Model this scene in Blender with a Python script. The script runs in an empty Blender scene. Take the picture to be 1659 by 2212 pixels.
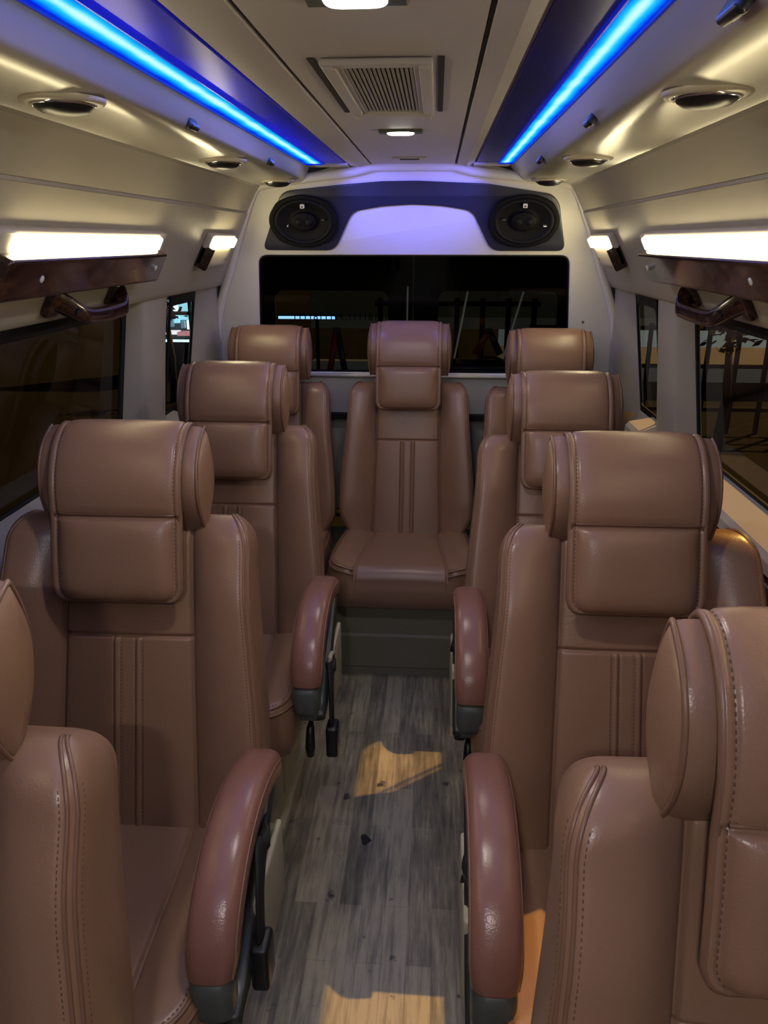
import bpy, math, random
import numpy as np
from mathutils import Vector, Matrix
random.seed(7)
scene = bpy.context.scene
COL = scene.collection
R = math.radians
pi = math.pi

# ------------------------------------------------------------------ materials
def new_mat(name):
    m = bpy.data.materials.new(name); m.use_nodes = True
    nt = m.node_tree
    return m, nt, nt.nodes['Principled BSDF']

def mat(name, color, rough=.5, metal=0., bump=0., scale=60., spec=.5, var=0., coat=0., emis=None, estr=0., stretch=(1, 1, 1)):
    m, nt, b = new_mat(name)
    b.inputs['Base Color'].default_value = (*color, 1)
    b.inputs['Roughness'].default_value = rough
    b.inputs['Metallic'].default_value = metal
    b.inputs['Specular IOR Level'].default_value = spec
    b.inputs['Coat Weight'].default_value = coat
    b.inputs['Coat Roughness'].default_value = .12
    if emis:
        b.inputs['Emission Color'].default_value = (*emis, 1)
        b.inputs['Emission Strength'].default_value = estr
    if bump or var:
        tc = nt.nodes.new('ShaderNodeTexCoord'); mp = nt.nodes.new('ShaderNodeMapping')
        mp.inputs['Scale'].default_value = stretch
        nt.links.new(tc.outputs['Object'], mp.inputs['Vector'])
        n = nt.nodes.new('ShaderNodeTexNoise'); n.inputs['Scale'].default_value = scale
        n.inputs['Detail'].default_value = 4
        nt.links.new(mp.outputs['Vector'], n.inputs['Vector'])
        if bump:
            bp = nt.nodes.new('ShaderNodeBump'); bp.inputs['Strength'].default_value = bump
            bp.inputs['Distance'].default_value = .002
            nt.links.new(n.outputs['Fac'], bp.inputs['Height']); nt.links.new(bp.outputs['Normal'], b.inputs['Normal'])
        if var:
            n2 = nt.nodes.new('ShaderNodeTexNoise'); n2.inputs['Scale'].default_value = 5
            nt.links.new(mp.outputs['Vector'], n2.inputs['Vector'])
            mx = nt.nodes.new('ShaderNodeMix'); mx.data_type = 'RGBA'
            mx.inputs['A'].default_value = (*[c * (1 - var) for c in color], 1)
            mx.inputs['B'].default_value = (*[min(1, c * (1 + var)) for c in color], 1)
            nt.links.new(n2.outputs['Fac'], mx.inputs['Factor']); nt.links.new(mx.outputs['Result'], b.inputs['Base Color'])
    return m

def leather(name, color, rough=.43):
    m, nt, b = new_mat(name)
    N = nt.nodes.new
    tc = N('ShaderNodeTexCoord')
    v = N('ShaderNodeTexVoronoi'); v.inputs['Scale'].default_value = 420; v.feature = 'SMOOTH_F1'
    n = N('ShaderNodeTexNoise'); n.inputs['Scale'].default_value = 7; n.inputs['Detail'].default_value = 3
    nf = N('ShaderNodeTexNoise'); nf.inputs['Scale'].default_value = 160; nf.inputs['Detail'].default_value = 3
    for t in (v, n, nf): nt.links.new(tc.outputs['Object'], t.inputs['Vector'])
    mx = N('ShaderNodeMix'); mx.data_type = 'RGBA'
    mx.inputs['A'].default_value = (*[c * .88 for c in color], 1)
    mx.inputs['B'].default_value = (*[c * 1.1 for c in color], 1)
    nt.links.new(n.outputs['Fac'], mx.inputs['Factor']); nt.links.new(mx.outputs['Result'], b.inputs['Base Color'])
    ad = N('ShaderNodeMath'); ad.operation = 'ADD'
    nt.links.new(v.outputs['Distance'], ad.inputs[0]); nt.links.new(nf.outputs['Fac'], ad.inputs[1])
    bp = N('ShaderNodeBump'); bp.inputs['Strength'].default_value = .16; bp.inputs['Distance'].default_value = .0012
    nt.links.new(ad.outputs[0], bp.inputs['Height']); nt.links.new(bp.outputs['Normal'], b.inputs['Normal'])
    b.inputs['Roughness'].default_value = rough
    b.inputs['Specular IOR Level'].default_value = .5
    return m

LEATHER = leather('brown_leather', (.25, .145, .094), .33)
LEATHER_ARM = leather('armrest_leather', (.235, .112, .083), .28)
SEAM = mat('brown_piping', (.185, .10, .064), .4)
THREAD = mat('seam_thread', (.115, .062, .040), .6)
CREAM = mat('cream_plastic', (.50, .455, .375), .33, bump=.06, scale=500, var=.04)
CREAM_MATT = mat('cream_lining', (.40, .37, .31), .42, bump=.1, scale=700, var=.05)
WHITE_PANEL = mat('rear_panel', (.72, .70, .65), .4, bump=.05, scale=600)
SEAMGAP = mat('dark_joint', (.035, .032, .028), .7)
SOFFIT = mat('soffit_plastic', (.43, .405, .36), .22, bump=.02, scale=300, spec=.75)
CEIL = mat('ceiling_lining', (.50, .485, .53), .5, bump=.05, scale=400, var=.04)
BLACK = mat('black_plastic', (.012, .012, .014), .35)
RUBBER = mat('black_rubber', (.007, .007, .009), .6, spec=.25)
GREYPL = mat('grey_plastic', (.085, .095, .088), .45)
OLIVE = mat('olive_plastic', (.20, .19, .14), .5, bump=.1, scale=300, var=.12)
PLATE = mat('cream_metal', (.45, .42, .31), .45)
CHROME = mat('bright_chrome', (.75, .75, .74), .12, metal=1)
STEEL = mat('dark_steel', (.085, .09, .09), .34, metal=.7)
SPEAKER = mat('speaker_black', (.004, .004, .006), .6, bump=.2, scale=300, spec=.2)
VINYL = mat('dark_vinyl', (.026, .029, .05), .34, bump=.08, scale=300, spec=.7)
BADGE = mat('badge_silver', (.8, .78, .7), .35, emis=(.8, .78, .7), estr=.05)
BADGE2 = mat('badge_dark', (.12, .11, .1), .5)
def acrylic(name, k):  # no lamp itself: blue emission gradient imitates the neighbouring strip's glow on the panel
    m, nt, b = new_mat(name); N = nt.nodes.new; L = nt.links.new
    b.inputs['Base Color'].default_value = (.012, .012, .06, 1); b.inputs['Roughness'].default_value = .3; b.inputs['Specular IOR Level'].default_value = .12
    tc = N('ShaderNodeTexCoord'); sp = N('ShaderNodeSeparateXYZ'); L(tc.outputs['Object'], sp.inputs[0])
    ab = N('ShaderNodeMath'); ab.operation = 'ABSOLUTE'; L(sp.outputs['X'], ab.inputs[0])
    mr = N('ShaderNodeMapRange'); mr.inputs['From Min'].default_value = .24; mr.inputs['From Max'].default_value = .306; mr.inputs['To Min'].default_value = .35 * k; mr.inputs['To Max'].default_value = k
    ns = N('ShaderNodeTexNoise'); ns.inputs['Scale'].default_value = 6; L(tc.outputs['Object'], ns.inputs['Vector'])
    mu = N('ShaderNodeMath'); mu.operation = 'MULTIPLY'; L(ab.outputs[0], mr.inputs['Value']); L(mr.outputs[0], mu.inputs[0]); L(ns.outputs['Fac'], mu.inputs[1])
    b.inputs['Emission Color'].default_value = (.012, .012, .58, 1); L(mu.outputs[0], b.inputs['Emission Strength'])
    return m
ACRYLIC = {-1: acrylic('painted_glow_acrylic', 1.3), 1: acrylic('dim_painted_glow_acrylic', .16)}
SCREW = mat('screw_cap', (.7, .7, .62), .35)
WEB = mat('black_webbing', (.008, .008, .01), .7, bump=.3, scale=300)
ASPHALT = mat('asphalt', (.0042, .0038, .003), .95, spec=.1, var=.5)
TREE = mat('tree_leaves', (.004, .007, .003), .8, spec=.1)
TRUNK = mat('tree_bark', (.03, .022, .015), .8)
FENCE = mat('fence_iron', (.006, .006, .005), .7, spec=.1)
STRUT = mat('strut_painted_glint', (.55, .6, .57), .4, emis=(.5, .58, .52), estr=.14)  # faint emission painted in for the light these thin bars reflect
DARKBOX = mat('luggage_bay_lining', (.006, .006, .007), .8)

def emission(name, color, s):
    m = bpy.data.materials.new(name); m.use_nodes = True
    nt = m.node_tree; nt.nodes.clear()
    e = nt.nodes.new('ShaderNodeEmission'); e.inputs['Color'].default_value = (*color, 1); e.inputs['Strength'].default_value = s
    o = nt.nodes.new('ShaderNodeOutputMaterial'); nt.links.new(e.outputs[0], o.inputs[0])
    return m
WARM = emission('warm_diffuser', (1., .84, .48), 17)
WARM_SMALL = emission('warm_diffuser_small', (1., .86, .50), 34)
COOL = emission('cool_diffuser', (1., .97, .92), 9)

def led_material(name, half):
    # blue diffuser, paler towards the tube behind its middle line
    m = bpy.data.materials.new(name); m.use_nodes = True
    nt = m.node_tree; nt.nodes.clear(); N = nt.nodes.new
    tc = N('ShaderNodeTexCoord'); sp = N('ShaderNodeSeparateXYZ'); nt.links.new(tc.outputs['Object'], sp.inputs[0])
    ns = N('ShaderNodeTexNoise'); ns.inputs['Scale'].default_value = 9
    nt.links.new(tc.outputs['Object'], ns.inputs['Vector'])
    a = N('ShaderNodeMath'); a.operation = 'MULTIPLY_ADD'; a.inputs[1].default_value = 1 / half; a.inputs[2].default_value = 0
    nt.links.new(sp.outputs['X'], a.inputs[0])
    ab = N('ShaderNodeMath'); ab.operation = 'ABSOLUTE'; nt.links.new(a.outputs[0], ab.inputs[0])
    jit = N('ShaderNodeMath'); jit.operation = 'MULTIPLY_ADD'; jit.inputs[1].default_value = .45; jit.inputs[2].default_value = -.2
    nt.links.new(ns.outputs['Fac'], jit.inputs[0])
    ad = N('ShaderNodeMath'); ad.operation = 'ADD'; nt.links.new(ab.outputs[0], ad.inputs[0]); nt.links.new(jit.outputs[0], ad.inputs[1])
    cr = N('ShaderNodeValToRGB')
    el = cr.color_ramp.elements
    el[0].position = 0.0; el[0].color = (.70, 1.25, 1.12, 1)
    el[1].position = 1.0; el[1].color = (.0, .02, .9, 1)
    e2 = cr.color_ramp.elements.new(.44); e2.color = (.02, .62, 1.0, 1)
    e3 = cr.color_ramp.elements.new(.78); e3.color = (.0, .22, 1.0, 1)
    nt.links.new(ad.outputs[0], cr.inputs[0])
    e = N('ShaderNodeEmission'); e.inputs['Strength'].default_value = 1.0
    nt.links.new(cr.outputs[0], e.inputs['Color'])
    o = N('ShaderNodeOutputMaterial'); nt.links.new(e.outputs[0], o.inputs[0])
    return m

def glass(name, tint, refl=1.0):
    m = bpy.data.materials.new(name); m.use_nodes = True
    nt = m.node_tree; nt.nodes.clear(); N = nt.nodes.new
    t = N('ShaderNodeBsdfTransparent'); t.inputs[0].default_value = (*tint, 1)
    g = N('ShaderNodeBsdfGlossy'); g.inputs['Roughness'].default_value = .03; g.inputs['Color'].default_value = (refl, refl, refl, 1)
    lw = N('ShaderNodeLayerWeight'); lw.inputs['Blend'].default_value = .5
    pw = N('ShaderNodeMath'); pw.operation = 'POWER'; pw.inputs[1].default_value = 4.5; nt.links.new(lw.outputs['Facing'], pw.inputs[0])
    f = N('ShaderNodeMath'); f.operation = 'MULTIPLY_ADD'; f.inputs[1].default_value = .7; f.inputs[2].default_value = .035; nt.links.new(pw.outputs[0], f.inputs[0])
    mx = N('ShaderNodeMixShader'); o = N('ShaderNodeOutputMaterial')
    nt.links.new(f.outputs[0], mx.inputs[0]); nt.links.new(t.outputs[0], mx.inputs[1]); nt.links.new(g.outputs[0], mx.inputs[2])
    nt.links.new(mx.outputs[0], o.inputs[0])
    return m
GLASS = glass('side_glass', (.62, .62, .58), .8)
GLASS_REAR = glass('tinted_rear_glass', (.34, .35, .35), .55)
GLASS_DOOR = glass('door_glass', (.7, .7, .7), .5)

def wood_mat():
    m, nt, b = new_mat('dark_burl_wood'); N = nt.nodes.new
    tc = N('ShaderNodeTexCoord'); mp = N('ShaderNodeMapping'); mp.inputs['Scale'].default_value = (3, 1.2, 3)
    n = N('ShaderNodeTexNoise'); n.inputs['Scale'].default_value = 14; n.inputs['Detail'].default_value = 7; n.inputs['Distortion'].default_value = 1.6
    cr = N('ShaderNodeValToRGB'); el = cr.color_ramp.elements
    el[0].position = .34; el[0].color = (.012, .004, .003, 1)
    el[1].position = .72; el[1].color = (.085, .032, .013, 1)
    e = el.new(.52); e.color = (.036, .012, .007, 1)
    nt.links.new(tc.outputs['Object'], mp.inputs[0]); nt.links.new(mp.outputs[0], n.inputs['Vector'])
    nt.links.new(n.outputs['Fac'], cr.inputs[0]); nt.links.new(cr.outputs[0], b.inputs['Base Color'])
    b.inputs['Roughness'].default_value = .22; b.inputs['Coat Weight'].default_value = .5; b.inputs['Coat Roughness'].default_value = .08
    return m
WOOD = wood_mat()

def floor_mat():
    m, nt, b = new_mat('grey_vinyl_planks'); N = nt.nodes.new; L = nt.links.new
    tc = N('ShaderNodeTexCoord')
    rot = N('ShaderNodeMapping'); rot.inputs['Rotation'].default_value = (0, 0, R(90)); L(tc.outputs['Object'], rot.inputs[0])
    br = N('ShaderNodeTexBrick'); br.inputs['Scale'].default_value = 1; br.inputs['Brick Width'].default_value = .42
    br.inputs['Row Height'].default_value = .055; br.inputs['Mortar Size'].default_value = .0008; br.inputs['Bias'].default_value = 0
    br.offset = .37
    br.inputs['Color1'].default_value = (.0, .0, .0, 1); br.inputs['Color2'].default_value = (1, 1, 1, 1); br.inputs['Mortar'].default_value = (.2, .2, .2, 1)
    L(rot.outputs[0], br.inputs['Vector'])
    st = N('ShaderNodeMapping'); st.inputs['Scale'].default_value = (34, 2.6, 1); L(tc.outputs['Object'], st.inputs[0])
    gr = N('ShaderNodeTexNoise'); gr.inputs['Scale'].default_value = 2.2; gr.inputs['Detail'].default_value = 8; gr.inputs['Roughness'].default_value = .65
    L(st.outputs[0], gr.inputs['Vector'])
    big = N('ShaderNodeTexNoise'); big.inputs['Scale'].default_value = 5.5; big.inputs['Detail'].default_value = 3; L(tc.outputs['Object'], big.inputs['Vector'])
    s1 = N('ShaderNodeMath'); s1.operation = 'MULTIPLY_ADD'; s1.inputs[1].default_value = .22; L(br.outputs['Color'], s1.inputs[0]); L(gr.outputs['Fac'], s1.inputs[2])
    s2 = N('ShaderNodeMath'); s2.operation = 'MULTIPLY_ADD'; s2.inputs[1].default_value = .5; L(big.outputs['Fac'], s2.inputs[0]); L(s1.outputs[0], s2.inputs[2])
    cr = N('ShaderNodeValToRGB'); el = cr.color_ramp.elements
    el[0].position = .55; el[0].color = (.075, .067, .054, 1)
    el[1].position = 1.05; el[1].color = (.38, .335, .24, 1)
    e = el.new(.8); e.color = (.21, .185, .14, 1)
    L(s2.outputs[0], cr.inputs[0])
    # dark scuffs
    sn = N('ShaderNodeTexNoise'); sn.inputs['Scale'].default_value = 17; sn.inputs['Detail'].default_value = 4; L(tc.outputs['Object'], sn.inputs['Vector'])
    sr = N('ShaderNodeMapRange'); sr.inputs['From Min'].default_value = .66; sr.inputs['From Max'].default_value = .72; L(sn.outputs['Fac'], sr.inputs['Value'])
    mx = N('ShaderNodeMix'); mx.data_type = 'RGBA'; L(sr.outputs[0], mx.inputs['Factor']); L(cr.outputs[0], mx.inputs['A']); mx.inputs['B'].default_value = (.04, .037, .036, 1)
    L(mx.outputs['Result'], b.inputs['Base Color'])
    b.inputs['Roughness'].default_value = .42
    bp = N('ShaderNodeBump'); bp.inputs['Strength'].default_value = .12; bp.inputs['Distance'].default_value = .001
    L(gr.outputs['Fac'], bp.inputs['Height']); L(bp.outputs[0], b.inputs['Normal'])
    return m
FLOOR = floor_mat()

# ------------------------------------------------------------------ mesh helpers
class MB:
    def __init__(s): s.v = []; s.f = []
    def add(s, verts, faces):
        o = len(s.v); s.v += [tuple(map(float, p)) for p in verts]; s.f += [tuple(i + o for i in f) for f in faces]
    def grid(s, P, closed_j=False, closed_i=False):
        # P: array [i][j] of points
        ni, nj = len(P), len(P[0]); o = len(s.v)
        for row in P: s.v += [tuple(map(float, p)) for p in row]
        for i in range(ni if closed_i else ni - 1):
            for j in range(nj if closed_j else nj - 1):
                a = o + i * nj + j; b = o + i * nj + (j + 1) % nj
                i2 = (i + 1) % ni
                s.f.append((a, b, o + i2 * nj + (j + 1) % nj, o + i2 * nj + j))
    def fan(s, ring):
        o = len(s.v); c = np.mean(np.array(ring, float), axis=0)
        s.v += [tuple(map(float, p)) for p in ring] + [tuple(c)]
        n = len(ring)
        for k in range(n): s.f.append((o + k, o + (k + 1) % n, o + n))
    def box(s, x0, x1, y0, y1, z0, z1, b=0., M=None):
        b = min(b, (x1 - x0) / 2.01, (y1 - y0) / 2.01, (z1 - z0) / 2.01)
        c = ((x0 + x1) / 2, (y0 + y1) / 2, (z0 + z1) / 2); h = ((x1 - x0) / 2, (y1 - y0) / 2, (z1 - z0) / 2)
        rings = []
        def ring(hx, hy, z, r):
            pts = []
            for (sx, sy, a0) in ((1, 1, 0), (-1, 1, 90), (-1, -1, 180), (1, -1, 270)):
                for k in range(5):
                    a = R(a0 + 90 * k / 4)
                    pts.append((c[0] + sx * (hx - r) + r * math.cos(a), c[1] + sy * (hy - r) + r * math.sin(a), z))
            return pts
        if b <= 0:
            vs = [(x, y, z) for z in (z0, z1) for (x, y) in ((x0, y0), (x1, y0), (x1, y1), (x0, y1))]
            fs = [(3, 2, 1, 0), (4, 5, 6, 7), (0, 1, 5, 4), (1, 2, 6, 5), (2, 3, 7, 6), (3, 0, 4, 7)]
            if M: vs = [M @ Vector(p) for p in vs]
            s.add(vs, fs); return
        for k in range(4):
            a = R(90 * k / 3); ins = b * (1 - math.sin(a)); z = z0 + b * (1 - math.cos(a))
            rings.append(ring(h[0] - ins, h[1] - ins, z, max(b - ins, 1e-5)))
        for k in range(4):
            a = R(90 * k / 3); ins = b * (1 - math.cos(a)); z = z1 - b * (1 - math.sin(a))
            rings.append(ring(h[0] - ins, h[1] - ins, z, max(b - ins, 1e-5)))
        if M: rings = [[M @ Vector(p) for p in r] for r in rings]
        s.grid(rings, closed_j=True)
        s.fan(list(reversed(rings[0]))); s.fan(rings[-1])
    def tube(s, path, r, n=8, closed=False, cap=True, flat=None, up=None):
        P = [Vector(p) for p in path]; m = len(P); rings = []
        rr = r if isinstance(r, (list, tuple)) else [r] * m
        prev = None
        for i in range(m):
            if closed: t = P[(i + 1) % m] - P[i - 1]
            else: t = P[min(i + 1, m - 1)] - P[max(i - 1, 0)]
            t.normalize()
            if up is not None: u = Vector(up)
            elif prev is None: u = Vector((0, 0, 1)) if abs(t.z) < .9 else Vector((1, 0, 0))
            else: u = prev
            a = (u - t * u.dot(t)); a.normalize(); prev = a
            b = t.cross(a)
            fx, fy = flat if flat else (1, 1)
            rings.append([P[i] + (a * math.cos(2 * pi * k / n) * fx + b * math.sin(2 * pi * k / n) * fy) * rr[i] for k in range(n)])
        s.grid(rings, closed_j=True, closed_i=closed)
        if cap and not closed:
            s.fan(list(reversed(rings[0]))); s.fan(rings[-1])
    def dashes(s, path, ln=.005, gap=.003, r=.0009):
        P = np.array(path, float); d = np.r_[0, np.cumsum(np.linalg.norm(np.diff(P, axis=0), axis=1))]
        t = 0.
        def at(q): return np.array([np.interp(q, d, P[:, k]) for k in range(3)])
        while t + ln < d[-1]:
            a, b = at(t), at(t + ln); t += ln + gap
            dr = b - a; dr /= np.linalg.norm(dr) + 1e-9
            u = np.cross(dr, (0.3, 0.2, .93)); u /= np.linalg.norm(u) + 1e-9; w = np.cross(dr, u)
            m1, m2 = a + (b - a) * .2, a + (b - a) * .8
            q1 = [m1 + r * (u * x + w * y) for x, y in ((1, 0), (0, 1), (-1, 0), (0, -1))]
            q2 = [m2 + r * (u * x + w * y) for x, y in ((1, 0), (0, 1), (-1, 0), (0, -1))]
            vs = [a] + q1 + q2 + [b]
            fs = [(0, 2, 1), (0, 3, 2), (0, 4, 3), (0, 1, 4), (9, 5, 6), (9, 6, 7), (9, 7, 8), (9, 8, 5)] + [(1 + k, 1 + (k + 1) % 4, 5 + (k + 1) % 4, 5 + k) for k in range(4)]
            s.add(vs, fs)
    def mesh(s, name, m, smooth=True):
        me = bpy.data.meshes.new(name); me.from_pydata(s.v, [], s.f); me.validate()
        mats = m if isinstance(m, (list, tuple)) else [m]
        for q in mats: me.materials.append(q)
        import bmesh
        bm = bmesh.new(); bm.from_mesh(me); bmesh.ops.remove_doubles(bm, verts=bm.verts, dist=1e-6)
        bmesh.ops.recalc_face_normals(bm, faces=bm.faces); bm.to_mesh(me); bm.free()
        if smooth:
            for p in me.polygons: p.use_smooth = True
            if smooth is not True: me.set_sharp_from_angle(angle=R(smooth))
        return me
    def obj(s, name, m, parent=None, smooth=True):
        return link(name, s.mesh(name, m, smooth), parent)

def link(name, data, parent=None, loc=None, rot=None):
    o = bpy.data.objects.new(name, data); COL.objects.link(o)
    if parent: o.parent = parent
    if loc: o.location = loc
    if rot: o.rotation_euler = rot
    return o
def tag(o, label, cat, group=None, kind=None):
    o['label'] = label; o['category'] = cat
    if group: o['group'] = group
    if kind: o['kind'] = kind
    return o
def struct(o, label=None):
    o['kind'] = 'structure'
    if label: o['label'] = label
    return o
def empty(name, loc=(0, 0, 0)):
    o = bpy.data.objects.new(name, None); COL.objects.link(o); o.location = loc; o.empty_display_size = .05
    return o

def catmull(pts, n=8):
    P = [np.array(p, float) for p in pts]; P = [2 * P[0] - P[1]] + P + [2 * P[-1] - P[-2]]; out = []
    for i in range(1, len(P) - 2):
        for k in range(n):
            t = k / n; a, b, c, d = P[i - 1], P[i], P[i + 1], P[i + 2]
            out.append(.5 * (2 * b + (c - a) * t + (2 * a - 5 * b + 4 * c - d) * t * t + (3 * b - a - 3 * c + d) * t ** 3))
    out.append(P[-2]); return out

def rounded(pts, r, n=5):
    # 2-D polygon with rounded corners; r is one radius or one per corner
    out = []; m = len(pts); rr = r if isinstance(r, (list, tuple)) else [r] * m
    for i in range(m):
        p, a, b = np.array(pts[i], float), np.array(pts[i - 1], float), np.array(pts[(i + 1) % m], float)
        da, db = a - p, b - p; la, lb = np.linalg.norm(da), np.linalg.norm(db)
        q = min(rr[i], la * .49, lb * .49)
        if q < 1e-4: out.append(tuple(p)); continue
        s, e = p + da / la * q, p + db / lb * q
        for k in range(n + 1):
            t = k / n; out.append(tuple((1 - t) ** 2 * s + 2 * t * (1 - t) * p + t * t * e))
    return out
def rect(x0, x1, y0, y1, r, n=5): return rounded([(x0, y0), (x1, y0), (x1, y1), (x0, y1)], r, n)
def ellipse(cx, cy, rx, ry, n=40): return [(cx + rx * math.cos(2 * pi * k / n), cy + ry * math.sin(2 * pi * k / n)) for k in range(n)]

def plate_mesh(name, outer, holes, thick, mapf, m, bevel=0., smooth=35):
    # flat outline with holes, extruded (0..thick towards the viewer) and laid onto a surface by mapf(u, v, off)
    cu = bpy.data.curves.new(name, 'CURVE'); cu.dimensions = '2D'; cu.fill_mode = 'BOTH'
    cu.extrude = max(thick / 2 - bevel, 0) if thick else 0; cu.bevel_depth = bevel; cu.bevel_resolution = 2
    if bevel: cu.offset = -bevel
    for poly in [outer] + list(holes):
        sp = cu.splines.new('POLY'); sp.points.add(len(poly) - 1); sp.use_cyclic_u = True
        for k, p in enumerate(poly): sp.points[k].co = (p[0], p[1], 0, 1)
    o = bpy.data.objects.new('curve_tmp', cu); COL.objects.link(o)
    dg = bpy.context.evaluated_depsgraph_get(); dg.update()
    me = bpy.data.meshes.new_from_object(o.evaluated_get(dg))
    bpy.data.objects.remove(o); bpy.data.curves.remove(cu)
    me.name = name; me.materials.clear(); me.materials.append(m)
    for v in me.vertices: v.co = mapf(v.co.x, v.co.y, v.co.z + thick / 2)
    import bmesh
    bm = bmesh.new(); bm.from_mesh(me); bmesh.ops.remove_doubles(bm, verts=bm.verts, dist=1e-5)
    bmesh.ops.recalc_face_normals(bm, faces=bm.faces); bm.to_mesh(me); bm.free()
    for p in me.polygons: p.use_smooth = True
    me.set_sharp_from_angle(angle=R(smooth))
    return me
def plate(name, outer, holes, thick, mapf, m, parent=None, bevel=0., smooth=35):
    return link(name, plate_mesh(name, outer, holes, thick, mapf, m, bevel, smooth), parent)

# ------------------------------------------------------------------ the shape of the cabin
RY = lambda z: 2.96 + (1.72 - z) * .33                     # the leaning rear bulkhead
RN = Vector((0, -1, -.33)).normalized()
def rear(x, z, off): p = Vector((x, RY(z), z)) + RN * off; return p
WPTS = [(1.35, .738), (1.435, .690), (1.60, .605), (1.66, .568), (1.694, .545)]
def wx(z): return float(np.interp(z, [p[0] for p in WPTS], [p[1] for p in WPTS]))
def gx(z): return .81 + (1.30 - z) * .15                   # the side glass
def wallmap(s):                                            # (y, z, off) on the upper side panel
    def f(y, z, off): return Vector((s * (wx(z) - off * .89), y, z - off * .455))
    return f
def glassmap(s):
    def f(y, z, off): return Vector((s * (gx(z) - off), y, z))
    return f
FRONT = -1.0

# floor
b = MB(); b.box(-.86, .86, FRONT, 2.47, -.03, 0); struct(b.obj('floor', FLOOR, smooth=False))
# raised rear step under the back row
b = MB()
prof = [(2.455, 0), (2.455, .030), (2.449, .036), (2.449, .158), (2.456, .166), (2.462, .262), (2.475, .30), (3.19, .30)]
b.grid([[(x, y, z) for (y, z) in prof] for x in (-.84, -.3, .3, .84)])
struct(b.obj('trim_1', OLIVE, smooth=25), 'olive plastic step face under the back row')

# ceiling: centre panel and side panels; glossy air-duct soffits are separate mouldings
CY = 2.952
SIDE = {-1: dict(p0=.230, p1=.303, l0=.304, l1=.366, rd=.392), 1: dict(p0=.214, p1=.289, l0=.290, l1=.338, rd=.384)}
b = MB()
ys = [FRONT, 0, 1, 2, 2.80, CY]
for sx in (-1, 1):
    d = SIDE[sx]
    HP = [(0, 1.753), (.144, 1.752), (.146, 1.760), (.151, 1.760), (.153, 1.751), (.185, 1.743), (d['p0'] - .008, 1.7485), (d['p0'] - .003, 1.757), (d['l0'], 1.757), (d['l0'] + .001, 1.763), (d['l1'] + .004, 1.763)]
    b.grid([[(sx * x, y, z) for (x, z) in HP] for y in ys])
    b.grid([[(sx * x, CY, z) for (x, z) in HP], [(sx * x, CY, 1.80) for (x, z) in HP]])
    b.box(min(sx * (d['p0'] - .006), sx * (d['l1'] + .003)), max(sx * (d['p0'] - .006), sx * (d['l1'] + .003)), 2.868, CY, 1.7445, 1.79)
b.grid([[(x, y, 1.80) for x in (-.66, 0, .66)] for y in (FRONT, 3.95)])
struct(b.obj('ceiling', CEIL, smooth=28))
for n_, sx in ((11, -1), (12, 1)):
    d = SIDE[sx]; b = MB(); r0 = d['rd']
    HP = [(d['l1'] + .0025, 1.764), (d['l1'] + .0025, 1.7425), (d['l1'] + .006, 1.738), (r0 - .008, 1.708), (r0 - .003, 1.7015), (r0 + .008, 1.696), (.43, 1.6925), (.50, 1.6915), (.535, 1.690), (.547, 1.686), (.552, 1.68)]
    b.grid([[(sx * x, y, z) for (x, z) in HP] for y in ys])
    b.grid([[(sx * x, CY, z) for (x, z) in HP], [(sx * x, CY, 1.80) for (x, z) in HP]])
    struct(b.obj('trim_%d' % n_, SOFFIT, smooth=28), 'glossy cream air duct moulding along the %s roof edge' % ('left' if sx < 0 else 'right'))
for n_, sx in ((1, -1), (2, 1)):
    b = MB(); b.box(min(sx * .1465, sx * .1505), max(sx * .1465, sx * .1505), FRONT, CY, 1.7565, 1.7585)
    struct(b.obj('trim_%d' % (n_ + 1), SEAMGAP, smooth=False))

# side walls
def side_wall(s, name):
    b = MB()
    up = [(.552, 1.68), (.568, 1.66), (.604, 1.601), (.608, 1.601), (.608, 1.594), (.606, 1.592), (.69, 1.435), (.738, 1.35), (.746, 1.338), (.752, 1.334), (.765, 1.332), (.83, 1.318)]
    ys = [FRONT, 0, 1, 2, 2.5, 2.9, 3.02, 3.12]
    b.grid([[(s * x, y, z) for (x, z) in up] for y in ys])
    low = [(.868, .915), (.795, .902), (.779, .898), (.768, .885), (.766, .862), (.772, .856), (.80, .852), (.80, .845), (.83, .70), (.838, .50), (.838, 0)]
    b.grid([[(s * x, y, z) for (x, z) in low] for y in [FRONT, 0, 1, 2, 2.72]])
    b.fan([(s * x, 2.72, z) for (x, z) in low])
    b.grid([[(s * x, y, z) for (x, z) in ((.868, .915), (.85, .85), (.838, .5), (.838, 0))] for y in (2.72, 3.22)])
    # pillars between the windows
    def pillar(plan):
        zs = [.88, .95, 1.05, 1.15, 1.25, 1.34]
        rows = []
        for z in zs:
            k = (1.30 - z)
            rows.append([(s * (x + k * (.10 if x < .80 else .15)), y, z) for (x, y) in plan])
        b.grid(rows)
    pillar([(.816, 2.228), (.812, 2.232), (.768, 2.245), (.760, 2.252), (.757, 2.262), (.757, 2.40), (.760, 2.412), (.768, 2.47), (.776, 2.49), (.816, 2.626)])
    pillar([(.815, 2.901), (.811, 2.902), (.782, 2.985), (.780, 2.99), (.768, 3.06), (.766, 3.14), (.766, 3.24)])
    pillar([(.757, -1.0), (.757, -.50), (.83, -.45)])
    return struct(b.obj(name, CREAM_MATT, smooth=28))
side_wall(-1, 'wall_left'); side_wall(1, 'wall_right')
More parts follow.
